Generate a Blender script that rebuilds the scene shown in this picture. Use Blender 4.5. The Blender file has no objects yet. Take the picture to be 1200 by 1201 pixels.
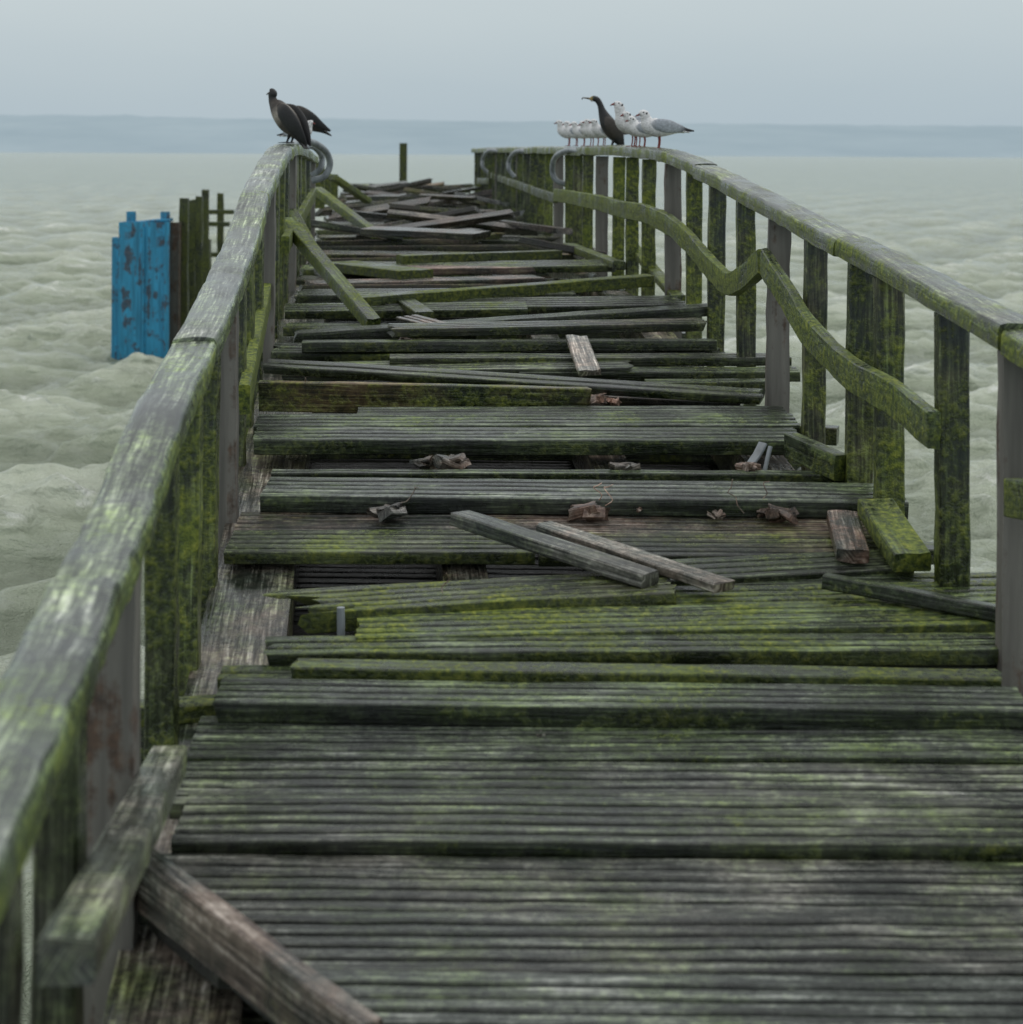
import bpy, math, random
import numpy as np
from mathutils import Vector, Matrix, noise as mn
random.seed(7); rng=np.random.default_rng(7)
scene=bpy.context.scene
R=math.radians
# ------------------------------------------------------------------ survey of the place
F=2200.0; HC=3.5; HY=180.0; VX=430.0      # focal (px), eye height over water, horizon row, pier vanishing column
_d=np.array([2,3.14,4.0,5.46,6.27,6.75,7.53,8.76,9.52,12.9,18.3,27.5,40,60])
_h=np.array([2.0,1.92,1.85,1.70,1.62,1.55,1.45,1.31,1.24,.96,.87,.85,.87,.88])
_dd=np.linspace(1,62,3000); _hh=np.interp(_dd,_d,_h)
k=np.ones(41)/41; _hh=np.convolve(np.pad(_hh,20,mode='edge'),k,'valid')
def hd(d): return float(np.interp(d,_dd,_hh))
def slope(d): return (hd(d-.2)-hd(d+.2))/.4
def pier(xp,d,up=0.0): return Vector((xp+(VX-600)/F*d,d,HC-hd(d)+up))
def deckpt(x,y,lift=0.0):
    """point seen at (x,y) in the photograph, lying 'lift' above the deck surface"""
    a,b=1.2,60.0
    for _ in range(50):
        m=(a+b)/2
        if HY+F*(hd(m)-lift)/m>y: a=m
        else: b=m
    return Vector(((x-600)/F*a,a,HC-hd(a)+lift))
def at(x,y,s): d=F/s; return Vector(((x-600)/s,d,HC-(y-HY)/s))

# ------------------------------------------------------------------ materials
def newmat(name):
    m=bpy.data.materials.new(name); m.use_nodes=True
    nt=m.node_tree; nt.nodes.clear()
    out=nt.nodes.new('ShaderNodeOutputMaterial'); b=nt.nodes.new('ShaderNodeBsdfPrincipled')
    nt.links.new(b.outputs[0],out.inputs[0]); return m,nt,b
class G:
    def __init__(s,nt): s.nt=nt
    def n(s,t,**kw):
        x=s.nt.nodes.new(t)
        for k_,v in kw.items(): setattr(x,k_,v)
        return x
    def l(s,a,b): s.nt.links.new(a,b)
    def math(s,op,a,b=None,c=None,clamp=False):
        x=s.n('ShaderNodeMath',operation=op,use_clamp=clamp)
        for i,v in enumerate((a,b,c)):
            if v is None: continue
            if isinstance(v,(int,float)): x.inputs[i].default_value=v
            else: s.l(v,x.inputs[i])
        return x.outputs[0]
    def noise(s,vec,scale,detail=4,rough=.55,dist=0):
        x=s.n('ShaderNodeTexNoise'); x.inputs['Scale'].default_value=scale; x.inputs['Detail'].default_value=detail
        x.inputs['Roughness'].default_value=rough; x.inputs['Distortion'].default_value=dist
        if vec is not None: s.l(vec,x.inputs['Vector'])
        return x.outputs[0]
    def vscale(s,vec,v):
        x=s.n('ShaderNodeVectorMath',operation='MULTIPLY'); s.l(vec,x.inputs[0]); x.inputs[1].default_value=v; return x.outputs[0]
    def ramp(s,f,stops):
        x=s.n('ShaderNodeValToRGB'); e=x.color_ramp.elements
        while len(e)<len(stops): e.new(.5)
        for i,(p,c) in enumerate(stops): e[i].position=p; e[i].color=(*c,1)
        s.l(f,x.inputs[0]); return x.outputs[0]
    def mix(s,f,a,b,mode='MIX'):
        x=s.n('ShaderNodeMix',data_type='RGBA',blend_type=mode)
        for i,v in ((0,f),(6,a),(7,b)):
            if isinstance(v,(int,float)): x.inputs[i].default_value=v
            elif isinstance(v,tuple): x.inputs[i].default_value=(*v,1)
            else: s.l(v,x.inputs[i])
        return x.outputs[2]
    def mapr(s,v,a,b,c=0,d=1):
        x=s.n('ShaderNodeMapRange'); s.l(v,x.inputs[0])
        for i,q in enumerate((a,b,c,d)): 
            if isinstance(q,(int,float)): x.inputs[i+1].default_value=q
            else: s.l(q,x.inputs[i+1])
        return x.outputs[0]

def wood_material(name='weathered_mossy_wood',wet=1.0):
    m,nt,b=newmat(name); g=G(nt)
    pc=g.n('ShaderNodeAttribute',attribute_name='pc').outputs['Vector']
    mc=g.n('ShaderNodeAttribute',attribute_name='mc').outputs['Vector']
    sp=g.n('ShaderNodeSeparateXYZ'); g.l(mc,sp.inputs[0])
    moss,tone,brown=sp.outputs
    pos=g.n('ShaderNodeTexCoord').outputs['Object']
    grain=g.noise(g.vscale(pc,(3.2,75,31)),1,5,.7,.3)
    streak=g.noise(g.vscale(pc,(1.6,11,17)),1,3,.62)
    blotch=g.noise(pos,2.6,5,.68)
    n2=g.noise(pos,36,3,.72)
    f=g.math('ADD',g.math('MULTIPLY',grain,.42),g.math('MULTIPLY',streak,.16)); f=g.math('ADD',f,g.math('MULTIPLY',blotch,.28))
    f=g.math('ADD',f,g.math('MULTIPLY',n2,.18))
    f=g.math('MULTIPLY_ADD',f,2.0,-.535)
    grey=g.ramp(f,[(.32,(.005,.007,.005)),(.45,(.021,.026,.021)),(.57,(.080,.092,.078)),(.76,(.38,.395,.365))])
    brn=g.ramp(f,[(.32,(.010,.005,.004)),(.46,(.047,.024,.017)),(.59,(.14,.080,.057)),(.77,(.42,.33,.27))])
    col=g.mix(g.math('MULTIPLY',brown,g.mapr(blotch,.35,.6),clamp=True),grey,brn)
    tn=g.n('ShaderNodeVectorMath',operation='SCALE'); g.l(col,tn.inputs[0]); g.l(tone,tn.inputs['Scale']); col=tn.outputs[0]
    # moss / algae
    n1=g.noise(pos,3.1,4,.65)
    mm=g.math('ADD',g.math('MULTIPLY',n1,.70),g.math('MULTIPLY',n2,.36))
    mm=g.math('ADD',mm,g.math('MULTIPLY',streak,.22))
    thr=g.math('SUBTRACT',.845,g.math('MULTIPLY',moss,.62))
    # thin green algae film spreading beyond the moss
    film=g.mapr(mm,g.math('SUBTRACT',thr,.20),g.math('ADD',thr,.04),0,.85)
    col=g.mix(film,col,(.80,1.06,.38),'MULTIPLY')
    col=g.mix(g.math('MULTIPLY',film,.5),col,(.012,.020,.002),'ADD')
    mk=g.mapr(mm,thr,g.math('ADD',thr,.18))
    mcol=g.ramp(n2,[(.3,(.020,.036,.006)),(.44,(.070,.105,.011)),(.57,(.165,.205,.018)),(.74,(.31,.32,.045))])
    mt=g.n('ShaderNodeVectorMath',operation='SCALE'); g.l(mcol,mt.inputs[0]); g.l(g.math('MULTIPLY_ADD',g.math('MINIMUM',tone,1.2),.72,.28),mt.inputs['Scale'])
    mask=g.math('MULTIPLY',mk,.86,clamp=True)
    col=g.mix(mask,col,mt.outputs[0])
    g.l(col,b.inputs['Base Color'])
    r=g.mapr(blotch,.36,.64,.08,.40)
    r=g.mix(mask,r,(.8,.8,.8)); g.l(r,b.inputs['Roughness'])
    b.inputs['Specular IOR Level'].default_value=.55*wet
    hh=g.math('ADD',g.math('MULTIPLY',grain,.8),g.math('MULTIPLY',g.math('MULTIPLY',mask,n2),1.8))
    bp=g.n('ShaderNodeBump'); bp.inputs['Strength'].default_value=.65; bp.inputs['Distance'].default_value=.0065
    g.l(hh,bp.inputs['Height']); g.l(bp.outputs[0],b.inputs['Normal'])
    return m
WOOD=wood_material()
def steel_material(name,paint,rustamt,rough=.5):
    m,nt,b=newmat(name); g=G(nt)
    pos=g.n('ShaderNodeTexCoord').outputs['Object']
    n1=g.noise(pos,4,6,.68); st=g.noise(g.vscale(pos,(16,16,1.0)),1,4,.6)
    s_=g.math('ADD',g.math('MULTIPLY',n1,.55),g.math('MULTIPLY',st,.45))
    mk=g.mapr(s_,.62-rustamt*.2,.68-rustamt*.2)
    rust=g.ramp(g.noise(pos,30,3),[(.3,(.03,.016,.010)),(.55,(.08,.042,.024)),(.75,(.15,.085,.05))])
    pc=g.mix(g.mapr(st,.35,.65),tuple(c*.6 for c in paint),tuple(min(1,c*1.2) for c in paint))
    g.l(g.mix(g.math('MULTIPLY',mk,.8),pc,rust),b.inputs['Base Color'])
    g.l(g.mapr(mk,0,1,rough,.85),b.inputs['Roughness'])
    bp=g.n('ShaderNodeBump'); bp.inputs['Strength'].default_value=.4; bp.inputs['Distance'].default_value=.004
    g.l(s_,bp.inputs['Height']); g.l(bp.outputs[0],b.inputs['Normal'])
    return m
STEEL=steel_material('galvanised_rusty_steel',(.16,.152,.135),.36)
BLUE=steel_material('blue_painted_steel',(.03,.30,.52),.52,.35)
RUST=steel_material('rusted_steel',(.10,.09,.07),.6)
TUBE=steel_material('grey_tube',(.26,.29,.31),.0,.35)

# ------------------------------------------------------------------ mesh builders
def buf(): return dict(v=[],f=[],pc=[],mc=[])
def rotv(v,axis,ang): return Matrix.Rotation(ang,3,axis)@v
def ribbed(w,t,n=None):
    # third value = tone factor: shade painted into grooves, sides, undersides (grooves also hold dirt)
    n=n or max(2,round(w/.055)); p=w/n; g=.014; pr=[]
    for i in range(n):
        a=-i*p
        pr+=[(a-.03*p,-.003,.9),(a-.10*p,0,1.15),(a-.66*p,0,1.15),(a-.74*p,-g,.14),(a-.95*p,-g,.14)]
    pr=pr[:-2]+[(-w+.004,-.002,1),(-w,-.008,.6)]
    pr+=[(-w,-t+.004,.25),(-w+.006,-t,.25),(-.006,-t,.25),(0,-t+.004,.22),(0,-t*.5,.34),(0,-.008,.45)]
    return pr
def boxprof(w,t,c=.005,centre=False):
    o=w/2 if centre else 0; q=t/2 if centre else 0
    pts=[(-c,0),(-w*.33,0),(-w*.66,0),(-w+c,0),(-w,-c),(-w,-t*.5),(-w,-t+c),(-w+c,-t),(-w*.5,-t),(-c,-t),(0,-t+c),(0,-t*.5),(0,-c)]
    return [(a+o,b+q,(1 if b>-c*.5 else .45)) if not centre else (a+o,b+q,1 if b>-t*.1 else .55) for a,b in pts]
def railprof(w,t):
    pts=[]
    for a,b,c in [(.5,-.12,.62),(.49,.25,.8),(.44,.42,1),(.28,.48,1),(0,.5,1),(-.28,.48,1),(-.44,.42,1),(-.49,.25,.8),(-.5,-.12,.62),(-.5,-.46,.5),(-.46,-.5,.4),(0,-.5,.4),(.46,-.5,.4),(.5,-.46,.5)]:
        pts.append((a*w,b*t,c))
    return pts
def sweep(B,path,prof,roll=0,up0=(0,0,1),moss=.3,tone=1,brown=0,jag=(0,0),warp=.006,jit=.0015,step=.14,cut=0,mside=.10):
    pts=[]; 
    for i in range(len(path)-1):
        a,b=path[i],path[i+1]; n=max(1,int(round((b-a).length/step)))
        for j in range(n): pts.append(a.lerp(b,j/n))
    pts.append(path[-1].copy())
    N=len(pts); rnd=random.random()*50; off=Vector((random.random()*100,random.random()*100,0))
    base=len(B['v']); M=len(prof); L=0
    for i,p in enumerate(pts):
        T=(pts[min(i+1,N-1)]-pts[max(i-1,0)]).normalized()
        S=T.cross(Vector(up0)).normalized(); U=S.cross(T)
        if roll: S=rotv(S,T,roll); U=rotv(U,T,roll)
        if i: L+=(p-pts[i-1]).length
        nn=mn.noise(Vector((L*.7,rnd,0)))*warp; n2=mn.noise(Vector((L*.7,rnd+9,0)))*warp
        c=p+S*nn+U*n2; per=0
        for k_,pp in enumerate(prof):
            a,b=pp[0],pp[1]; shade_dirt=pp[2] if len(pp)>2 else 1.0  # darkens sides, undersides and grooves: painted shade along with grime
            if k_: per+=math.hypot(a-prof[k_-1][0],b-prof[k_-1][1])
            q=c+S*a+U*b
            if i==0 and cut: q+=T*(cut*a)
            if i==0 and jag[0]: q-=T*(jag[0]*(mn.noise(Vector((a*26,b*9,rnd)))*.9+mn.noise(Vector((a*80,b*9,rnd)))*.5))
            if i==N-1 and jag[1]: q+=T*(jag[1]*(mn.noise(Vector((a*26,b*9,rnd+5)))*.9+mn.noise(Vector((a*80,b*9,rnd)))*.5))
            q+=Vector((mn.noise(q*11+off),mn.noise(q*11-off),mn.noise(q*11+off*2)))*jit*2
            B['v'].append(q); B['pc'].append((L+rnd,per,rnd)); B['mc'].append((moss+(mside if shade_dirt<.9 else 0),tone*shade_dirt,brown))
    for i in range(N-1):
        for k_ in range(M):
            k2=(k_+1)%M; a=base+i*M
            B['f'].append((a+k_,a+k2,a+M+k2,a+M+k_))
    B['f'].append(tuple(base+k_ for k_ in range(M))[::-1]); B['f'].append(tuple(base+(N-1)*M+k_ for k_ in range(M)))
def finish(B,name,mat,parent=None,smooth=True,ang=24):
    me=bpy.data.meshes.new(name); me.from_pydata([tuple(v) for v in B['v']],[],B['f'])
    for nm in ('pc','mc'):
        a=me.attributes.new(nm,'FLOAT_VECTOR','POINT'); a.data.foreach_set('vector',np.array(B[nm],dtype=np.float32).ravel())
    import bmesh
    bm=bmesh.new(); bm.from_mesh(me); bmesh.ops.recalc_face_normals(bm,faces=bm.faces); bm.to_mesh(me); bm.free()
    me.materials.append(mat)
    if smooth:
        me.polygons.foreach_set('use_smooth',[True]*len(me.polygons)); me.set_sharp_from_angle(angle=R(ang))
    ob=bpy.data.objects.new(name,me); scene.collection.objects.link(ob)
    if parent: ob.parent=parent
    return ob
def empty(name,loc=(0,0,0)):
    e=bpy.data.objects.new(name,None); scene.collection.objects.link(e); e.location=loc; return e
def smoothpath(pts,n=6):
    out=[]; P=[pts[0]*2-pts[1]]+list(pts)+[pts[-1]*2-pts[-2]]
    for i in range(1,len(P)-2):
        for j in range(n):
            t=j/n; a,b,c,d=P[i-1],P[i],P[i+1],P[i+2]
            out.append(.5*((2*b)+(c-a)*t+(2*a-5*b+4*c-d)*t*t+(3*b-a-3*c+d)*t**3))
    out.append(P[-2]); return out

# ------------------------------------------------------------------ deck
wp=empty('wooden_pier')
def board(B,p0,p1,w=.28,t=.05,roll=0,ribs=True,**kw):
    if p1.x<p0.x: p0,p1=p1,p0
    m=(p0+p1)/2; sl=slope(m.y)
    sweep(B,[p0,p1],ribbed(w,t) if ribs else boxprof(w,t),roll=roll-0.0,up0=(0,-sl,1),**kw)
DK=buf()
d_front=deckpt(600,858).y
ka=deckpt(172,1030,.07); kb=deckpt(440,1235,.07)       # kerb plank lying diagonally over the broken corner
def xpl(p): return p.x+170/F*p.y
ksl=(xpl(kb)-xpl(ka))/(kb.y-ka.y)
d=2.2; i=0
while d<d_front-.1:
    lx=-.50+random.uniform(-.02,.02); cut=0
    lk=xpl(ka)+(d-ka.y)*ksl-.01
    if lk>lx-.16: lx=max(lk,lx-.1); cut=-ksl if lk>lx-.01 else 0
    e=random.uniform(-.006,.006)+(0.016 if i%3==0 else 0)
    w=.278
    a=pier(lx,d,e); b=pier(2.12,d,e+random.uniform(-.008,.008))
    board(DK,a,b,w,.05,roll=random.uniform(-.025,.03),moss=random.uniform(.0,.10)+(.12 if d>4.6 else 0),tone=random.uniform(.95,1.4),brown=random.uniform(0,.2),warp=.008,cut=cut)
    if d<4.9:
        board(DK,pier(-.58,d,-.11),pier(lx+.35,d,-.11),.27,.04,moss=.36,tone=.5,brown=.3)
    d+=.285; i+=1
def row(y,x0,x1,w,lift=0,B=DK,**kw):
    board(B,deckpt(x0,y,lift),deckpt(x1,y,lift),w,**kw)
row(648,265,630,.27,.0,moss=.34,tone=1.1,brown=.2)
row(649,634,1062,.27,-.004,moss=.16,tone=1.15,brown=.6)
row(624,275,1045,.25,-.005,moss=.06,tone=1.3,brown=.65)
# broken region : surviving rows with gaps
d=deckpt(600,440).y
while d<41:
    if random.random()>(.5 if d<16 else .28):
        br=.1 if d<11.5 else random.choice([.1,.5,.8,.9])
        x0=-.5+random.uniform(-.05,.06); x1=2.1+random.uniform(-.3,.08)
        if random.random()<.3: x1-=random.uniform(.3,1.2)
        if random.random()<.15: x0+=random.uniform(.2,.8)
        up=random.uniform(-.04,.03); dy=random.uniform(-.09,.09)
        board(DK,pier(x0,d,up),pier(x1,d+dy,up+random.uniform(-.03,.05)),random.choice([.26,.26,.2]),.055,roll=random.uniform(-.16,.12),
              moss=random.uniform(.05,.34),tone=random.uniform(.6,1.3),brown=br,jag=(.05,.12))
    d+=.285 if d<20 else .33
finish(DK,'deck_planks',WOOD,wp)
ST=buf()
for xp,w in ((-.42,.30),(.38,.17),(1.12,.17),(1.84,.2)):
    pa=[pier(xp,dd,-.075) for dd in np.arange(2.2,41,.3)]
    sweep(ST,pa,[(w/2,0,.6),(w*.2,.0,1),(-w*.2,.0,1),(-w/2,0,.6),(-w/2,-.2,.4),(w/2,-.2,.4)],moss=.0,tone=1.9,brown=.6 if xp>0 else .45,step=.3,jit=.004)
finish(ST,'stringers',WOOD,wp)
CB=buf(); PL=buf()
for dd in np.arange(2.9,41,3.4):
    sweep(CB,[pier(-.75,dd,-.28),pier(2.3,dd,-.28)],[(.08,0),(-.08,0),(-.08,-.2),(.08,-.2)],moss=.3,tone=.6,brown=.2)
    for xp in (-.45,1.95):
        p=pier(xp,dd,-.42); r=.13
        sweep(PL,[Vector((p.x,p.y,-1.5)),p],[(r*math.cos(a),r*math.sin(a)) for a in np.linspace(0,2*math.pi,14,endpoint=False)],up0=(0,1,0),moss=.3,tone=.7,brown=.4,step=.5)
finish(CB,'cross_beams',WOOD,wp); finish(PL,'piles',RUST,wp)
# dark boards added under the stringers to stand in for shade in deck gaps
B=buf(); d=5.2
while d<16:
    if random.random()>.1: board(B,pier(-.55+random.uniform(-.1,.1),d,-.34),pier(2.1+random.uniform(-.2,.1),d+random.uniform(-.05,.05),-.34),.24,.04,moss=-.1,tone=.12,brown=.3,jag=(.05,.05))
    d+=.26
finish(B,'gap_shade_boards',WOOD,wp)

# ------------------------------------------------------------------ loose / displaced planks
def loose(x0,y0,x1,y1,w,lift=.05,t=.055,l2=None,name='broken_plank',**kw):
    B=buf(); board(B,deckpt(x0,y0,lift),deckpt(x1,y1,lift if l2 is None else l2),w,t,**kw)
    return finish(B,name,WOOD)
# foreground edge of the hole
loose(253,824,1215,830,.20,.07,t=.065,moss=.2,tone=1.1,jag=(.02,0))
loose(258,797,345,797,.12,.02,moss=.4,tone=.7)
loose(346,784,1180,793,.09,.085,t=.07,moss=.44,tone=.9,jag=(.03,.02),ribs=False)
loose(316,768,1215,757,.16,.06,moss=.36,tone=.95,jag=(.05,0))
loose(345,772,1215,776,.1,.0,moss=.2,tone=.3)
loose(422,748,1180,727,.28,.07,t=.065,moss=.46,tone=1.15,roll=-.05,jag=(.03,.05))
loose(440,728,1230,705,.26,.03,moss=.42,tone=1.15,jag=(.1,0))
loose(880,694,1240,690,.2,.0,moss=.34,tone=.8)
loose(370,719,800,694,.30,.08,t=.075,moss=.42,tone=1.0,brown=.3,roll=-.08,jag=(.25,.04))
loose(700,696,1060,668,.2,.0,moss=.26,tone=.8,brown=.2)
loose(790,680,1075,662,.22,.02,moss=.26,tone=.9,brown=.1)
# twin board at y~590
loose(307,581,1068,587,.30,.07,moss=.08,tone=1.2,roll=-.03,t=.07)
loose(320,556,1020,553,.07,.03,moss=.25,tone=1.0)
# board group y~515
loose(297,517,942,514,.24,.06,moss=.18,tone=1.1,t=.07,jag=(.02,.03))
loose(299,500,940,497,.24,.045,moss=.18,tone=1.2)
loose(420,486,925,482,.16,.045,moss=.2,tone=.95)
# on-edge board and tilted slats
loose(305,449,692,455,.05,.11,t=.15,moss=.32,tone=2.0,brown=1,ribs=False,jag=(.01,.05),mside=.02)
loose(310,430,895,463,.13,.15,l2=.07,t=.045,moss=.22,tone=.8,brown=.15,roll=.12,jag=(.02,.06))
loose(690,462,870,470,.25,.0,moss=.05,tone=.6,brown=.9)
loose(458,421,930,417,.14,.06,t=.05,moss=.2,tone=.95,brown=.2)
loose(325,414,610,418,.16,.03,moss=.3,tone=.8,roll=.08)
loose(610,436,940,434,.16,.02,moss=.25,tone=.9)
loose(760,447,925,445,.1,.02,moss=.3,tone=.8)
loose(355,402,842,397,.16,.1,t=.06,moss=.22,tone=.8,roll=-.1)
loose(350,392,845,356,.2,.07,l2=.2,t=.06,moss=.18,tone=.75,jag=(.04,.1),roll=-.06)
loose(465,386,830,377,.2,.15,t=.05,moss=.15,tone=1.1,brown=.5,jag=(.1,.05))
loose(333,385,560,388,.2,.02,moss=.3,tone=1)
loose(465,372,540,390,.16,.11,t=.02,moss=-.1,tone=1.8,brown=1.0)
loose(335,366,620,362,.2,.05,moss=.25,tone=.8,roll=.1)
loose(420,350,768,322,.10,.12,t=.08,moss=.50,tone=1,ribs=False)
loose(455,343,488,366,.12,.09,t=.05,moss=.3,tone=.7,ribs=False)
loose(560,352,800,350,.16,.05,moss=.1,tone=.8,brown=.3)
loose(370,333,640,325,.3,.02,moss=-.1,tone=1.8,brown=.9)
loose(380,318,640,312,.4,.03,moss=-.1,tone=1.8,brown=.9)
loose(380,308,470,318,.3,.08,t=.07,moss=.46,tone=.9,ribs=False)
loose(473,300,660,293,.12,.1,t=.07,moss=.46,tone=.9,ribs=False)
def diag(pa,pb,w,t,name='broken_plank',**kw):
    B=buf(); sweep(B,[pa,pb],boxprof(w,t,centre=True),**kw); return finish(B,name,WOOD)
diag(deckpt(540,606,.13),deckpt(765,678,.10),.10,.05,moss=.0,tone=1.7,brown=.2,jag=(.02,.02))
diag(deckpt(640,618,.07),deckpt(850,686,.09),.10,.035,moss=-.2,tone=3.4,brown=.5,jag=(.03,.03))
diag(deckpt(990,603,.05),deckpt(1003,650,.06),.12,.05,moss=-.1,tone=1.9,brown=1,jag=(.03,.05))
diag(deckpt(1028,592,.10),deckpt(1072,658,.07),.14,.07,moss=.50,tone=1.2,jag=(.02,.02))
diag(deckpt(970,678,.09),deckpt(1180,716,.10),.05,.05,moss=.2,tone=.9)
diag(deckpt(930,520,.08),deckpt(990,546,.08),.07,.11,moss=.34,tone=.9,jag=(.01,.02))
diag(deckpt(745,290,.16),deckpt(797,350,.02),.09,.05,moss=.5,tone=1)
diag(deckpt(668,288,.08),deckpt(727,310,.06),.1,.06,moss=.46,tone=1)
diag(deckpt(678,396,.15),deckpt(693,436,.10),.12,.03,moss=-.2,tone=3.8,brown=.5,jag=(.06,.1))
# left: planks hanging off the railing
diag(at(338,262,172),at(440,382,196),.09,.08,moss=.48,tone=1.15,jag=(.01,.03))
diag(at(372,224,112),at(442,276,118),.10,.08,moss=.44,tone=1.15)
diag(at(390,208,95),at(432,236,92),.10,.07,moss=.44,tone=1.1)
diag(at(342,250,160),at(368,296,165),.08,.06,moss=.5,tone=1)
diag(at(288,470,268),at(320,318,190),.05,.13,moss=.65,tone=1.3)
diag(at(335,288,185),at(368,228,120),.05,.11,moss=.5,tone=1.1)
# foreground left fallen rail and diagonal kerb
diag(at(82,1130,760),at(203,893,452),.09,.07,moss=.05,tone=2.6,brown=.25,jag=(.02,.02))
diag(ka,kb,.06,.13,moss=-.1,tone=2.0,brown=.6,jag=(.02,0),mside=.02)

# far jumble of broken boards
PB=buf()
for k_ in range(64):
    d=random.uniform(16,39); xc=random.uniform(-.2,1.8); L=random.uniform(.5,1.7)
    a=random.gauss(0,.32); tilt=random.uniform(-.25,.35)
    if 13<d<19 and random.random()<.5: continue
    up=.05+abs(random.gauss(0,.10))*(1.6 if d>24 else .8)
    c=pier(xc,d,up); v=Vector((math.cos(a),math.sin(a)*2.0,tilt*.7)).normalized()*L/2
    p0=c-v; p1=c+v
    for p in (p0,p1): p.z=max(p.z,HC-hd(p.y)+.04)
    sweep(PB,[p0,p1],boxprof(random.choice([.1,.14,.2]),.06),roll=random.uniform(-.5,.5),moss=random.uniform(-.1,.25),tone=random.uniform(.5,1.6),brown=random.choice([1,.9,.7,.5,.1]),jag=(.06,.1))
for (x0,y0,s0,x1,y1,s1) in ((450,262,75,592,228,60),(470,240,70,640,218,72),(405,238,62,560,232,55),(480,222,52,560,238,60),(420,268,85,600,262,80),(440,252,70,610,244,66),(430,282,100,520,268,92),(500,246,72,556,230,64)):
    sweep(PB,[at(x0,y0,s0),at(x1,y1,s1)],boxprof(.14,.08),moss=-.1,tone=1.2,brown=.9,jag=(.05,.05))
finish(PB,'broken_plank_pile',WOOD)

# small rotten wood debris
DB=buf()
def chunk(c,r,tone,brown,moss=-.5):
    for j in range(4):
        o=Vector((random.uniform(-1,1),random.uniform(-.6,.6),random.uniform(-.1,.4)))*r*.6
        a=random.uniform(-1.2,1.2); v=Vector((math.cos(a),math.sin(a),random.uniform(-.4,.4)))*r*random.uniform(.4,.8)
        sweep(DB,[c+o-v,c+o+v],[(p[0],p[1],1) for p in boxprof(r*random.uniform(.5,1.0),r*random.uniform(.3,.7),centre=True)],roll=random.uniform(-.8,.8),moss=moss,tone=tone*random.uniform(.6,1.3),brown=brown,jag=(r*.8,r*.8),step=r*.35,jit=.008)
for x,y,r,t_,b_ in ((462,604,.07,.9,.8),(690,602,.075,1.2,1),(915,604,.065,1.6,1),(840,602,.03,2.6,1),(530,542,.06,2.4,1),(705,468,.06,3.2,1),(740,548,.05,2.2,.6),(578,404,.06,2.4,1),(475,400,.05,2.4,1),(900,600,.03,1.8,1),(640,860,.012,3,.5),(720,470,.04,3,1),(620,402,.03,2,1),(500,545,.05,2.2,1),(385,440,.03,2,1),(880,548,.05,2.0,.8),(560,592,.02,2,1),(780,404,.03,2,1),(750,596,.02,2,1),(1000,600,.02,2,1)):
    chunk(deckpt(x,y,.03),r,t_,b_)
for x,y in ((355,455),(372,462),(712,592),(875,600),(700,588),(520,700),(890,590),(470,590)):
    c=deckpt(x,y,.05); P=[c]
    for j in range(5): P.append(P[-1]+Vector((random.uniform(-.035,.035),random.uniform(-.02,.02),random.uniform(-.002,.035))))
    sweep(DB,smoothpath(P,3),[(.002,0),(0,.002),(-.002,0),(0,-.002)],moss=-.5,tone=3,brown=1,step=.02,jit=0,warp=0,up0=(.1,1,.05))
finish(DB,'wood_debris',WOOD)
MB=buf(); c=deckpt(893,540,.05)
sweep(MB,[c+Vector((-.05,-.03,-.03)),c+Vector((.0,0,.03)),c+Vector((.03,.02,.08))],boxprof(.05,.012,.003),step=.03)
sweep(MB,[c+Vector((.02,-.03,-.03)),c+Vector((.05,.0,.07))],boxprof(.02,.012,.003),step=.03)
c=deckpt(403,748,.0); sweep(MB,[c,c+Vector((0,0,.1))],[(.013*math.cos(a),.013*math.sin(a)) for a in np.linspace(0,6.28,10,endpoint=False)],up0=(0,1,0))
finish(MB,'steel_bracket',TUBE)

# ------------------------------------------------------------------ railings
def rail_obj(B,pts,w=.155,t=.085,cuts=(),**kw):
    sm=smoothpath(pts,8); N=len(sm); segs=[]; last=0
    for c in list(cuts)+[N-1]:
        segs.append(sm[last:c+1]); last=c
    for j,sg in enumerate(segs):
        if len(sg)<2: continue
        d0=(sg[1]-sg[0]).normalized()*.006
        sg=[sg[0]+d0]+sg[1:-1]+[sg[-1]-d0]
        dz=Vector((random.uniform(-.004,.004),0,.006 if j%2 else -.005))
        sweep(B,[q+dz for q in sg],railprof(w,t),jit=.0035,warp=.008,mside=.24,jag=(.008,.008),**kw)
railL=empty('wooden_railing'); railR=empty('wooden_railing')
LP=[at(*p) for p in ((-250,1400,1180),(-24,975,790),(50,820,655),(100,705,560),(148,603,475),(193,485,405),(240,390,325),(278,300,258),(303,226,215),(328,180,177),(338,175,160),(352,180,135),(364,187,118))]
LP.reverse()
B=buf(); rail_obj(B,LP,cuts=(24,50,72),moss=.15,tone=2.5,brown=.05); finish(B,'handrail',WOOD,railL,ang=50)
RP=[at(x,y,(x-430)/2.1) for x,y in ((557,176),(585,175),(620,175),(660,175),(700,176),(745,177),(790,183),(840,204),(900,234),(1000,287),(1100,340),(1200,394),(1330,470),(1500,560))]
B=buf(); rail_obj(B,RP,cuts=(30,54,72,88),moss=.22,tone=1.8,brown=.2); finish(B,'handrail',WOOD,railR,ang=50)
def railz(path,d):
    P=sorted(path,key=lambda p:p.y); return (float(np.interp(d,[p.y for p in P],[p.x for p in P])),float(np.interp(d,[p.y for p in P],[p.z for p in P])))
SL=smoothpath(LP,8); SR=smoothpath(RP,8)
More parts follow.
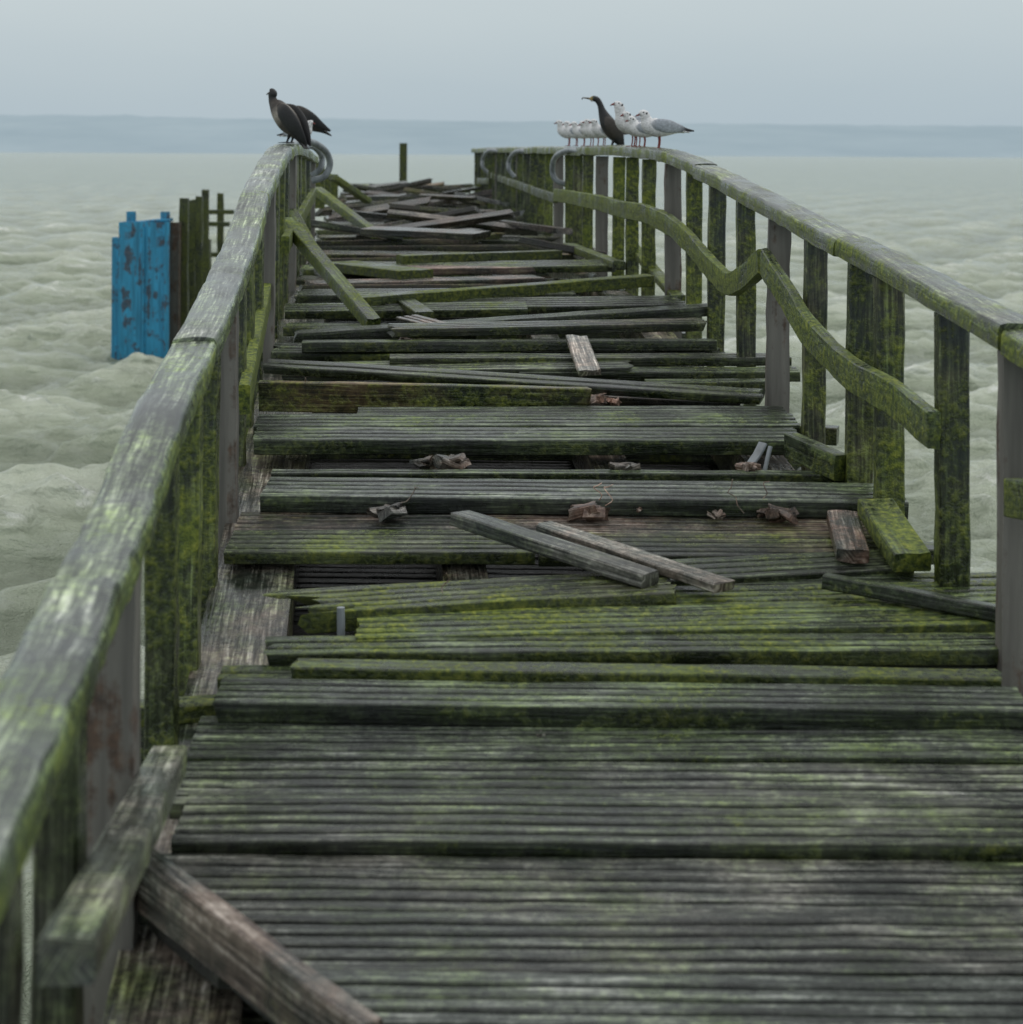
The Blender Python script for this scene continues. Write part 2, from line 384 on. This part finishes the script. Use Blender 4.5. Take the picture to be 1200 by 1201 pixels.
def post(B,side,d,w=.11,dep=.09,steel=False,below=.3,**kw):
    x,z=railz(SL if side<0 else SR,d); zb=HC-hd(d)-below
    lean=random.uniform(-.012,.012)
    if steel:
        q=w/2; pr=[(q,-.04),(q,.04),(q-.012,.04),(q-.012,-.028),(-q+.012,-.028),(-q+.012,.04),(-q,.04),(-q,-.04)]
    else: pr=[(a,b,1) for a,b,_ in boxprof(w,dep,.006,centre=True)]
    sweep(B,[Vector((x+lean,d,zb)),Vector((x,d,z-.045))],pr,up0=(0,1,0),step=.12,jit=.003,**kw)
def dr(x): return F*2.1/(x-430)
Bw=buf(); Bs=buf()
for x,m_ in ((1117,.36),(1043,.42),(1011,.34),(958,.30),(875,.36),(842,.38),(814,.46),(762,.46),(742,.46),(727,.52),(690,.46),(679,.4),(668,.46),(645,.46),(636,.36),(627,.46)):
    post(Bw,1,dr(x),.11 if x>1000 else .10,moss=m_+random.uniform(-.03,.05),tone=random.uniform(.8,1.05),brown=.45)
for d in np.arange(22.5,36.5,1.0): post(Bw,1,float(d),.11,moss=.4,tone=.6,brown=.2)
post(Bw,1,5.2,moss=.5); post(Bw,1,4.4,moss=.5)
for x in (1196,915,790,706,655,610,585,560): post(Bs,1,dr(x),.11,steel=True,moss=0)
finish(Bw,'posts',WOOD,railR); finish(Bs,'steel_posts',STEEL,railR)
Bw=buf(); Bs=buf()
for d in (2.9,3.65,5.42,6.2,6.95,8.5,9.2,10.0,11.6,12.3,13.0,14.6,15.4,16.4,17.6): post(Bw,-1,d,.085,moss=(.2 if d<5 else random.uniform(.32,.46)),tone=random.uniform(.6,.95),brown=.3,below=.38)
for d in (4.45,7.7,10.8,13.8,18.4): post(Bs,-1,d,.12,steel=True,below=.38)
for x,y,s,yb in ((375,190,105,245),(383,200,92,240),(392,205,80,238)):
    p=at(x,y,s); sweep(Bw,[at(x,yb,s),p],boxprof(.11,.09,centre=True),up0=(0,1,0),moss=.5,tone=.7,brown=.2)
finish(Bw,'posts',WOOD,railL); finish(Bs,'steel_posts',STEEL,railL)
MR=[(1097,503),(1045,462),(1000,436),(948,384),(924,345),(898,305)]
B=buf(); 
sweep(B,smoothpath([at(x,y,(x-430)/2.0) for x,y in MR],4),boxprof(.05,.13,centre=True),moss=.44,tone=1.5,jag=(.02,.02),jit=.004)
MR=[(896,304),(874,324),(856,331),(835,312),(800,272),(762,250),(728,244),(700,236),(652,228)]
sweep(B,smoothpath([at(x,y,(x-430)/2.0) for x,y in MR],4),boxprof(.05,.13,centre=True),moss=.52,tone=1.5,jag=(.02,.02),jit=.004)
sweep(B,[at(1225,585,395),at(1188,580,372)],boxprof(.05,.12,centre=True),moss=.5,tone=1)
sweep(B,[at(652,232,111),at(562,200,62)],boxprof(.05,.1,centre=True),moss=.4,tone=.7)
sweep(B,[at(575,212,72),at(560,212,65)],boxprof(.05,.1,centre=True),moss=.4,tone=.7)
finish(B,'mid_rail',WOOD,railR)
# stubs of planks beyond right posts
B=buf()
sweep(B,[pier(2.1,9.7,-.2),pier(2.42,9.6,-.2)],boxprof(.1,.09,centre=True),moss=.3,tone=.6,brown=.6)
sweep(B,[pier(2.1,9.1,-.28),pier(2.4,9.0,-.28)],boxprof(.1,.08,centre=True),moss=.3,tone=.6,brown=.6)
sweep(B,[pier(1.9,7.45,-.1),pier(2.25,7.4,-.1)],boxprof(.16,.06,centre=True),moss=.3,tone=.5)
sweep(B,[pier(-.7,5.75,-.05),pier(-.45,5.8,-.05)],boxprof(.1,.06,centre=True),moss=.4,tone=.8,brown=.2)
finish(B,'plank_ends',WOOD,wp)

# ladder grab handles (bent tube)
def handle(pts,r=.028):
    B=buf(); P=smoothpath(pts,8)
    sweep(B,P,[(r*math.cos(a),r*math.sin(a)) for a in np.linspace(0,2*math.pi,12,endpoint=False)],up0=(0.02,1,0.01),step=.05,jit=0,warp=0)
    finish(B,'ladder_grab_handle',TUBE,ang=80)
handle([at(x,y,s) for x,y,s in ((338,172,150),(360,166,146),(380,176,143),(387,192,142),(381,207,142),(366,213,142))])
handle([at(x,y,s) for x,y,s in ((350,176,138),(366,172,134),(377,183,132),(376,198,132),(366,207,132))])
handle([at(x,y,s) for x,y,s in ((690,178,125),(668,175,118),(652,183,114),(648,198,113),(652,210,113),(665,216,113))])
handle([at(x,y,s) for x,y,s in ((622,177,92),(606,177,90),(598,186,88),(597,198,88),(604,207,88))])
handle([at(x,y,s) for x,y,s in ((588,177,76),(574,176,74),(567,184,72),(566,195,72),(572,202,72))])

# ------------------------------------------------------------------ far end posts
B=buf()
sweep(B,[at(473,232,54),at(473,168,54)],boxprof(.16,.14,centre=True),up0=(0,1,0),moss=.4,tone=.6)
for x in (425,452,505,530): sweep(B,[at(x,240,53),at(x,222,53)],boxprof(.1,.1,centre=True),up0=(0,1,0),moss=.4,tone=.6)
sweep(B,[at(414,222,53),at(552,224,53)],boxprof(.1,.09,centre=True),moss=.3,tone=.4,warp=0)
finish(B,'end_rail_posts',WOOD,wp)

# blue steel piling + timber dolphin
pil=empty('blue_steel_piling')
def wbox(B,x0,x1,ytop,dep,s,thick,**kw):
    w=(x1-x0)/s; d=F/s+dep; xc=((x0+x1)/2-600)/F*d
    zt=HC-(ytop-HY)/F*d
    q=w/2; f_=.035
    pr=[(q,-thick),(q,thick),(q-f_,thick),(q-f_,-thick+f_),(-q+f_,-thick+f_),(-q+f_,thick),(-q,thick),(-q,-thick)]
    sweep(B,[Vector((xc,d,-1.2)),Vector((xc,d,zt))],pr,up0=(0,1,0),step=.5,jit=0,warp=0,moss=0)
sP=F/(F*HC/235)
B=buf(); wbox(B,143,197,262,0,sP,.22); wbox(B,134,142.5,280,.1,sP,.16)
wbox(B,168,170,268,-.24,sP,.03); wbox(B,194,199,262,-.26,sP,.05)
for x in (153,193):
    sweep(B,[at(x,266,sP)+Vector((0,.1,0)),at(x,250,sP)+Vector((0,.1,0))],boxprof(.16,.06,centre=True),up0=(0,1,0),step=.2,jit=0)
sweep(B,[at(146,262,sP),at(200,258,sP)],boxprof(.3,.05,.01),step=.3,jit=.01)
finish(B,'sheet_pile',BLUE,pil)
B=buf(); wbox(B,199.5,212,262,.3,sP,.12); finish(B,'rusted_pile',RUST,pil)
B=buf()
for x,yt,s,w in ((216,234,66,.16),(226,236,64,.14),(234,232,66,.12),(241,224,62,.13),(222,290,60,.2),(259,228,58,.12),(240,282,62,.25)):
    p=at(x,yt,s); sweep(B,[Vector((p.x,p.y,-1)),p],boxprof(w,w,.01,centre=True),up0=(0,1,0),step=.3,moss=.4,tone=.6,brown=.3,jit=.01)
for x0,x1,y,s in ((236,275,250,59),(238,270,264,60),(212,262,300,61),(214,250,325,62)):
    sweep(B,[at(x0,y,s),at(x1,y,s)],boxprof(.09,.09,centre=True),moss=.4,tone=.5)
finish(B,'timber_mooring_dolphin',WOOD)

# ------------------------------------------------------------------ birds
def bird_material():
    m,nt,b=newmat('feathers'); g=G(nt)
    c=g.n('ShaderNodeAttribute',attribute_name='bc').outputs['Color']
    pos=g.n('ShaderNodeTexCoord').outputs['Object']
    n=g.noise(g.vscale(pos,(60,60,90)),1,3,.6)
    v=g.n('ShaderNodeVectorMath',operation='SCALE'); g.l(c,v.inputs[0]); g.l(g.mapr(n,.3,.7,.65,1.25),v.inputs['Scale'])
    g.l(v.outputs[0],b.inputs['Base Color']); b.inputs['Roughness'].default_value=.6
    bp=g.n('ShaderNodeBump'); bp.inputs['Strength'].default_value=.4; bp.inputs['Distance'].default_value=.004
    g.l(n,bp.inputs['Height']); g.l(bp.outputs[0],b.inputs['Normal']); return m
FEA=bird_material()
def loft(nodes,name,parent,seg=14,sub=5,y=0.0):
    """nodes: (x,z,rw,rh,(rgb)[,yoff])"""
    P=[]
    for nd in nodes: P.append(np.array([nd[0],nd[5] if len(nd)>5 else y,nd[1],nd[2],nd[3],*nd[4]],float))
    Q=[2*P[0]-P[1]]+P+[2*P[-1]-P[-2]]; out=[]
    for i in range(1,len(Q)-2):
        for j in range(sub):
            t=j/sub; a,b,c,d=Q[i-1:i+3]
            v=.5*((2*b)+(c-a)*t+(2*a-5*b+4*c-d)*t*t+(3*b-a-3*c+d)*t**3)
            v[5:]=b[5:]*(1-t)+c[5:]*t; out.append(v)
    out.append(P[-1]); N=len(out); vs=[];fs=[];cs=[]
    for i,o in enumerate(out):
        T=Vector(out[min(i+1,N-1)][:3])-Vector(out[max(i-1,0)][:3]); T.normalize()
        S=Vector((0,1,0)); U=S.cross(T).normalized(); S=T.cross(U)
        for k_ in range(seg):
            a=2*math.pi*k_/seg
            vs.append(Vector(o[:3])+S*math.cos(a)*max(o[3],.0008)+U*math.sin(a)*max(o[4],.0008)); cs.append((*np.clip(o[5:],0,1),1))
    for i in range(N-1):
        for k_ in range(seg):
            k2=(k_+1)%seg; fs.append((i*seg+k_,i*seg+k2,(i+1)*seg+k2,(i+1)*seg+k_))
    fs.append(tuple(range(seg))); fs.append(tuple((N-1)*seg+k_ for k_ in range(seg))[::-1])
    me=bpy.data.meshes.new(name); me.from_pydata(vs,[],fs)
    ca=me.attributes.new('bc','FLOAT_COLOR','POINT'); ca.data.foreach_set('color',np.array(cs,np.float32).ravel())
    me.materials.append(FEA); me.polygons.foreach_set('use_smooth',[True]*len(me.polygons))
    ob=bpy.data.objects.new(name,me); scene.collection.objects.link(ob); ob.parent=parent; return ob
W=(.74,.74,.74); GR=(.36,.39,.43); BK=(.012,.012,.014); RD=(.22,.03,.02); LG=(.6,.61,.63)
def gull(loc,yaw=0,sc=1,hunch=0.0,turn=0):
    g=empty('black_headed_gull'); g.location=loc; g.rotation_euler=(0,0,yaw); g.scale=(sc,)*3
    h=hunch
    loft([(.155,.105,.012,.008,W),(.11,.118,.032,.022,W),(.05,.125,.05,.044,W),(-.02,.13,.06,.058,W),(-.07,.152,.048,.052,W),(-.088,.188-h*.3,.032,.034,W),(-.098,.215-h*.6,.030,.031,W),(-.115,.226-h*.8,.024,.024,W),(-.13,.224-h,.010,.011,W)],'body',g)
    loft([(-.126,.223-h,.007,.007,RD),(-.145,.217-h,.004,.005,RD),(-.157,.211-h,.001,.001,BK)],'bill',g,seg=8)
    for sgn in (-1,1):
        loft([(-.065,.155,.008,.012,LG,sgn*.04),(-.03,.15,.018,.036,GR,sgn*.05),(.04,.14,.016,.042,GR,sgn*.048),(.11,.128,.012,.028,GR,sgn*.03),(.16,.118,.007,.014,BK,sgn*.012),(.215,.112,.002,.004,BK,sgn*.004)],'wing',g)
        loft([(-.112,.233-h*.8,.002,.002,BK,sgn*.022),(-.108,.233-h*.8,.004,.005,BK,sgn*.0245),(-.104,.233-h*.8,.001,.001,BK,sgn*.024)],'eye',g,seg=8,sub=2)
        loft([(-.094,.228-h*.7,.002,.002,BK,sgn*.026),(-.088,.226-h*.7,.005,.009,BK,sgn*.028),(-.082,.224-h*.7,.001,.001,BK,sgn*.027)],'ear_spot',g,seg=8,sub=2)
        loft([(-.005,.085,.006,.006,RD,sgn*.02),(-.002,.045,.0045,.0045,RD,sgn*.021),(-.008,.005,.0045,.0045,RD,sgn*.022)],'leg',g,seg=8,sub=3)
        loft([(.006,.004,.004,.003,RD,sgn*.022),(-.02,.004,.012,.003,RD,sgn*.022),(-.04,.003,.016,.002,RD,sgn*.022)],'foot',g,seg=8,sub=3)
    loft([(.10,.115,.025,.012,W),(.15,.108,.026,.006,W),(.185,.102,.028,.003,W)],'tail',g)
def on_rail(path,x,toff=.0):
    best=min(path,key=lambda p:abs(600+F*p.x/p.y-x)); return best+Vector((0,0,.041+toff))
SRd=[]; 
for a,b in zip(SR[:-1],SR[1:]):
    for j in range(10): SRd.append(a.lerp(b,j/10))
SLd=[]
for a,b in zip(SL[:-1],SL[1:]):
    for j in range(10): SLd.append(a.lerp(b,j/10))
for x,yaw,sc,h in ((668,.2,1.08,.0),(677,-.3,1.04,.01),(686,.1,1.0,.015),(695,.5,1.04,.03),(702,-.1,1.0,.0),(709,.3,1.0,.01),(749,.5,1.1,.0),(757,-.2,1.0,.02),(774,.1,1.15,.01)):
    gull(on_rail(SRd,x),yaw,sc,h)
gull(on_rail(SRd,744),.3,1.3,-.035)
gull(on_rail(SLd,351),2.9,.95,.0)
DB_=(.014,.015,.016); BR=(.045,.038,.031); SB=(.30,.27,.23); YL=(.5,.36,.12); PW=(.5,.48,.42)
c=empty('cormorant'); c.location=on_rail(SRd,716)
loft([(.12,-.06,.03,.008,DB_),(.09,.01,.045,.02,DB_),(.06,.07,.065,.05,DB_),(.02,.13,.078,.068,BR),(-.025,.20,.072,.066,DB_),(-.055,.262,.046,.048,DB_),(-.075,.315,.030,.032,DB_),(-.09,.36,.025,.026,DB_),(-.115,.40,.025,.026,DB_),(-.148,.412,.025,.025,DB_),(-.172,.408,.014,.015,YL)],'body',c)
loft([(-.168,.409,.012,.012,YL),(-.19,.413,.008,.008,(.12,.1,.07)),(-.235,.418,.005,.005,(.12,.1,.07)),(-.244,.412,.004,.005,BK),(-.245,.402,.001,.002,BK)],'bill',c,seg=8)
loft([(-.155,.392,.018,.01,PW),(-.165,.395,.014,.008,PW),(-.175,.4,.004,.004,PW)],'chin_patch',c,seg=8)
for sgn in (-1,1):
    loft([(-.05,.25,.01,.015,BR,sgn*.04),(-.01,.2,.02,.05,BR,sgn*.062),(.05,.12,.018,.055,BR,sgn*.06),(.09,.04,.01,.03,DB_,sgn*.04),(.115,-.02,.003,.006,DB_,sgn*.025)],'wing',c)
    loft([(.04,.08,.02,.02,DB_,sgn*.035),(.02,.03,.009,.009,BK,sgn*.036),(.01,.005,.008,.008,BK,sgn*.036)],'leg',c,seg=8,sub=3)
    loft([(.03,.004,.008,.004,BK,sgn*.036),(-.01,.005,.025,.004,BK,sgn*.036),(-.05,.003,.034,.002,BK,sgn*.036)],'foot',c,seg=8,sub=3)
    loft([(-.152,.42,.002,.002,(.02,.15,.1),sgn*.021),(-.147,.42,.005,.005,(.02,.15,.1),sgn*.0235),(-.142,.42,.001,.001,BK,sgn*.022)],'eye',c,seg=8,sub=2)
c=empty('cormorant'); c.location=on_rail(SLd,339); c.rotation_euler=(0,0,-.35)
loft([(.14,-.04,.04,.006,DB_),(.10,.02,.05,.02,DB_),(.06,.08,.07,.05,BR),(.0,.15,.088,.08,BR),(-.055,.215,.085,.078,SB),(-.10,.27,.06,.06,BR),(-.13,.305,.036,.038,BR),(-.14,.338,.029,.03,DB_),(-.138,.368,.033,.035,DB_),(-.147,.388,.026,.022,DB_),(-.16,.385,.01,.01,DB_)],'body',c)
loft([(-.155,.38,.009,.009,(.1,.08,.06)),(-.175,.370,.006,.006,(.1,.08,.06)),(-.19,.360,.002,.003,BK)],'bill',c,seg=8)
for sgn in (-1,1):
    loft([(-.06,.28,.012,.02,BR,sgn*.05),(-.01,.235,.024,.055,DB_,sgn*.078),(.06,.14,.022,.06,DB_,sgn*.074),(.12,.05,.012,.035,DB_,sgn*.05),(.16,-.02,.003,.008,BK,sgn*.03)],'wing',c)
    loft([(.03,.08,.02,.02,DB_,sgn*.035),(.01,.03,.009,.009,BK,sgn*.036),(.0,.005,.008,.008,BK,sgn*.036)],'leg',c,seg=8,sub=3)
    loft([(.02,.004,.008,.004,BK,sgn*.036),(-.02,.005,.025,.004,BK,sgn*.036),(-.06,.003,.034,.002,BK,sgn*.036)],'foot',c,seg=8,sub=3)
# preening cormorant behind
c=empty('cormorant'); c.location=on_rail(SLd,352); c.rotation_euler=(0,0,.15)
loft([(.27,.11,.035,.006,DB_),(.2,.15,.05,.02,DB_),(.11,.20,.075,.055,BR),(.02,.255,.09,.075,BR),(-.06,.30,.075,.062,BR),(-.12,.32,.045,.045,DB_),(-.16,.30,.026,.026,DB_),(-.165,.26,.024,.024,DB_),(-.14,.23,.02,.024,DB_)],'body',c)
loft([(-.145,.235,.01,.01,(.1,.08,.06)),(-.11,.215,.006,.006,(.1,.08,.06)),(-.085,.205,.002,.002,BK)],'bill',c,seg=8)
for sgn in (-1,1):
    loft([(-.09,.33,.012,.02,BR,sgn*.05),(-.02,.32,.022,.05,BR,sgn*.08),(.08,.26,.02,.055,DB_,sgn*.08),(.17,.20,.01,.035,DB_,sgn*.06),(.26,.15,.003,.008,BK,sgn*.04)],'wing',c)
    loft([(.03,.19,.03,.03,DB_,sgn*.035),(.01,.09,.012,.012,BK,sgn*.036),(.0,.005,.008,.008,BK,sgn*.036)],'leg',c,seg=8,sub=3)
    loft([(.02,.004,.008,.004,BK,sgn*.036),(-.02,.005,.025,.004,BK,sgn*.036),(-.06,.003,.034,.002,BK,sgn*.036)],'foot',c,seg=8,sub=3)

# ------------------------------------------------------------------ water
ys=[-6.0]
while ys[-1]<9000:
    y=max(ys[-1],3); ys.append(ys[-1]+max(.09,min(y*y/7700*.9, y*.06)))
ys=np.array(ys); nc=900; t=np.linspace(-1,1,nc); 
Xg=np.outer(13+np.maximum(ys,0)*.5,t); Yg=np.repeat(ys[:,None],nc,1)
dyy=np.gradient(ys)[:,None]; Z=np.zeros_like(Xg); DX=np.zeros_like(Xg); DY=np.zeros_like(Xg)
ddx=(Xg[:,1]-Xg[:,0])[:,None]
for i in range(110):
    lam=math.exp(rng.uniform(math.log(.3),math.log(6.0))); kk=2*math.pi/lam
    th=R(-60)+rng.normal(0,.65+.5*(lam<1.5))
    kx,ky=kk*math.cos(th),kk*math.sin(th); ph=rng.uniform(0,6.28)
    A=.0090*lam**.78
    att=np.clip((lam/abs(math.sin(th)+1e-3)/ (2.3*dyy))-1,0,1)*np.clip((lam/abs(math.cos(th)+1e-3)/(2.3*ddx))-1,0,1)
    p1,p2,p3=rng.uniform(0,6.28,3)
    ar=kx*Xg+ky*Yg+ph
    gust=np.clip(1+1.1*np.sin(Xg*(.25+.02*(i%7))+p1+.3*Yg)*np.sin(Yg*(.2+.03*(i%5))+p2),0,2.1)
    Z+=A*att*gust*np.cos(ar); DX-=A*att*gust*math.cos(th)*np.sin(ar)*.75; DY-=A*att*gust*math.sin(th)*np.sin(ar)*.75
Xw=Xg+DX; Yw=Yg+DY
nr=len(ys); co=np.stack([Xw,Yw,Z],-1).reshape(-1,3)
idx=np.arange(nr*nc).reshape(nr,nc); q=np.stack([idx[:-1,:-1],idx[:-1,1:],idx[1:,1:],idx[1:,:-1]],-1).reshape(-1,4)
me=bpy.data.meshes.new('lake_water'); me.vertices.add(len(co)); me.vertices.foreach_set('co',co.astype(np.float32).ravel())
me.loops.add(q.size); me.loops.foreach_set('vertex_index',q.ravel().astype(np.int32)); me.polygons.add(len(q))
me.polygons.foreach_set('loop_start',(np.arange(len(q))*4).astype(np.int32)); me.polygons.foreach_set('use_smooth',np.ones(len(q),bool)); me.update(calc_edges=True)
m,nt,b=newmat('milky_lake_water'); g=G(nt)
pos=g.n('ShaderNodeTexCoord').outputs['Object']; sx=g.n('ShaderNodeSeparateXYZ'); g.l(pos,sx.inputs[0])
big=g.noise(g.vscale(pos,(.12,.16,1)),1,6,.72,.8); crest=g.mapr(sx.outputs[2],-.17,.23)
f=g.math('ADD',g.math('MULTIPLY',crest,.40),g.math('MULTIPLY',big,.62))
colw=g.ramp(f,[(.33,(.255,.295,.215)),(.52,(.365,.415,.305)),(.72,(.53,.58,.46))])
fn=g.noise(g.vscale(pos,(.9,1.7,1)),1,6,.74,.4)
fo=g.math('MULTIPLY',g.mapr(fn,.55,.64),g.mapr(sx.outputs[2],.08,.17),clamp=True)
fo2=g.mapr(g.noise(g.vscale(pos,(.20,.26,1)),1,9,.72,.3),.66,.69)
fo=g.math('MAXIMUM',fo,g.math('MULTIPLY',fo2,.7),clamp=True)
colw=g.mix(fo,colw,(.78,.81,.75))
g.l(colw,b.inputs['Base Color']); g.l(g.mapr(fo,0,1,.09,.7),b.inputs['Roughness']); b.inputs['IOR'].default_value=1.33
bp=g.n('ShaderNodeBump'); bp.inputs['Strength'].default_value=1; bp.inputs['Distance'].default_value=.17
nn=g.math('ADD',g.noise(g.vscale(pos,(1.6,2.4,1)),1,6,.74,.4),g.math('MULTIPLY',g.noise(g.vscale(pos,(.2,.35,1)),1,4,.65),4.5))
g.l(nn,bp.inputs['Height']); g.l(bp.outputs[0],b.inputs['Normal'])
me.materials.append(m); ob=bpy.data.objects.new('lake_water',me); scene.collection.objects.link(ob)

# ------------------------------------------------------------------ distant hills
vs=[];fs=[]; Dh=7000; n=200
for i in range(n):
    u=i/(n-1); x=-4200+8400*u; px=600+F*x/Dh
    top=46-.006*px+4*mn.noise(Vector((u*9,1,0)))+2.5*mn.noise(Vector((u*40,3,0)))+1.3*mn.noise(Vector((u*120,3,0)))
    zt=HC+top/F*Dh
    vs+= [(x,Dh-400,-1),(x,Dh,zt*.55),(x,Dh+700,zt)]
for i in range(n-1):
    a=i*3; fs+=[(a,a+3,a+4,a+1),(a+1,a+4,a+5,a+2)]
me=bpy.data.meshes.new('distant_hills'); me.from_pydata(vs,[],fs)
m,nt,b=newmat('hazy_hills'); g=G(nt)
pos=g.n('ShaderNodeTexCoord').outputs['Object']; nn=g.noise(g.vscale(pos,(.002,.002,.012)),1,5,.6)
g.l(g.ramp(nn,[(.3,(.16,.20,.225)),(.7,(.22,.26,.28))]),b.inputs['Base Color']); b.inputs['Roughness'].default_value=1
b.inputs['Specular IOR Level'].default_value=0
b.inputs['Emission Color'].default_value=(.26,.335,.375,1); b.inputs['Emission Strength'].default_value=.68  # emission stands in for airlight; haze is painted into the hills
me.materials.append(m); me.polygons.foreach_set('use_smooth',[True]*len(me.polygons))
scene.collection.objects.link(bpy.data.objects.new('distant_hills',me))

# ------------------------------------------------------------------ world / light
w=bpy.data.worlds.new('World'); scene.world=w; w.use_nodes=True; nt=w.node_tree; nt.nodes.clear(); g=G(nt)
sky=g.n('ShaderNodeTexSky',sky_type='NISHITA'); sky.sun_disc=False; sky.sun_elevation=R(48); sky.sun_rotation=R(-60); sky.dust_density=4
sv=g.n('ShaderNodeVectorMath',operation='SCALE'); g.l(sky.outputs[0],sv.inputs[0]); sv.inputs['Scale'].default_value=.09
tc=g.n('ShaderNodeTexCoord').outputs['Generated']; sz=g.n('ShaderNodeSeparateXYZ'); g.l(tc,sz.inputs[0])
cn=g.noise(g.vscale(tc,(2,2,9)),1,4,.6,.3)
zz=g.math('ADD',sz.outputs[2],g.math('MULTIPLY',g.math('SUBTRACT',cn,.5),.06))
cl=g.ramp(zz,[(0,(.46,.56,.625)),(.03,(.49,.585,.64)),(.09,(.58,.66,.69)),(.3,(.70,.74,.755)),(1,(1.0,1.0,1.0))])
mx=g.mix(.9,sv.outputs[0],cl)
bg=g.n('ShaderNodeBackground'); g.l(mx,bg.inputs[0]); bg.inputs[1].default_value=1.0
o=g.n('ShaderNodeOutputWorld'); g.l(bg.outputs[0],o.inputs[0])
sl=bpy.data.lights.new('overcast_sun','SUN'); sl.energy=.5; sl.angle=R(20); sl.color=(1,.97,.92)
so=bpy.data.objects.new('overcast_sun',sl); scene.collection.objects.link(so); so.rotation_euler=(R(42),0,R(-60+180))
so.location=(0,0,30)

cam=bpy.data.cameras.new('camera'); co_=bpy.data.objects.new('camera',cam); scene.collection.objects.link(co_)
co_.location=(0,0,HC)
co_.rotation_euler=(Matrix.Rotation(R(90),3,'X')@Matrix.Rotation(R(.3),3,'Z')).to_euler()
cam.sensor_fit='HORIZONTAL'; cam.sensor_width=36; cam.lens=36*F/1200; cam.shift_y=-.35; cam.clip_end=30000; cam.clip_start=.1
cam.dof.use_dof=True; cam.dof.focus_distance=9.0; cam.dof.aperture_fstop=3.8
scene.camera=co_
scene.view_settings.view_transform='Standard'; scene.view_settings.look='None'; scene.view_settings.exposure=0
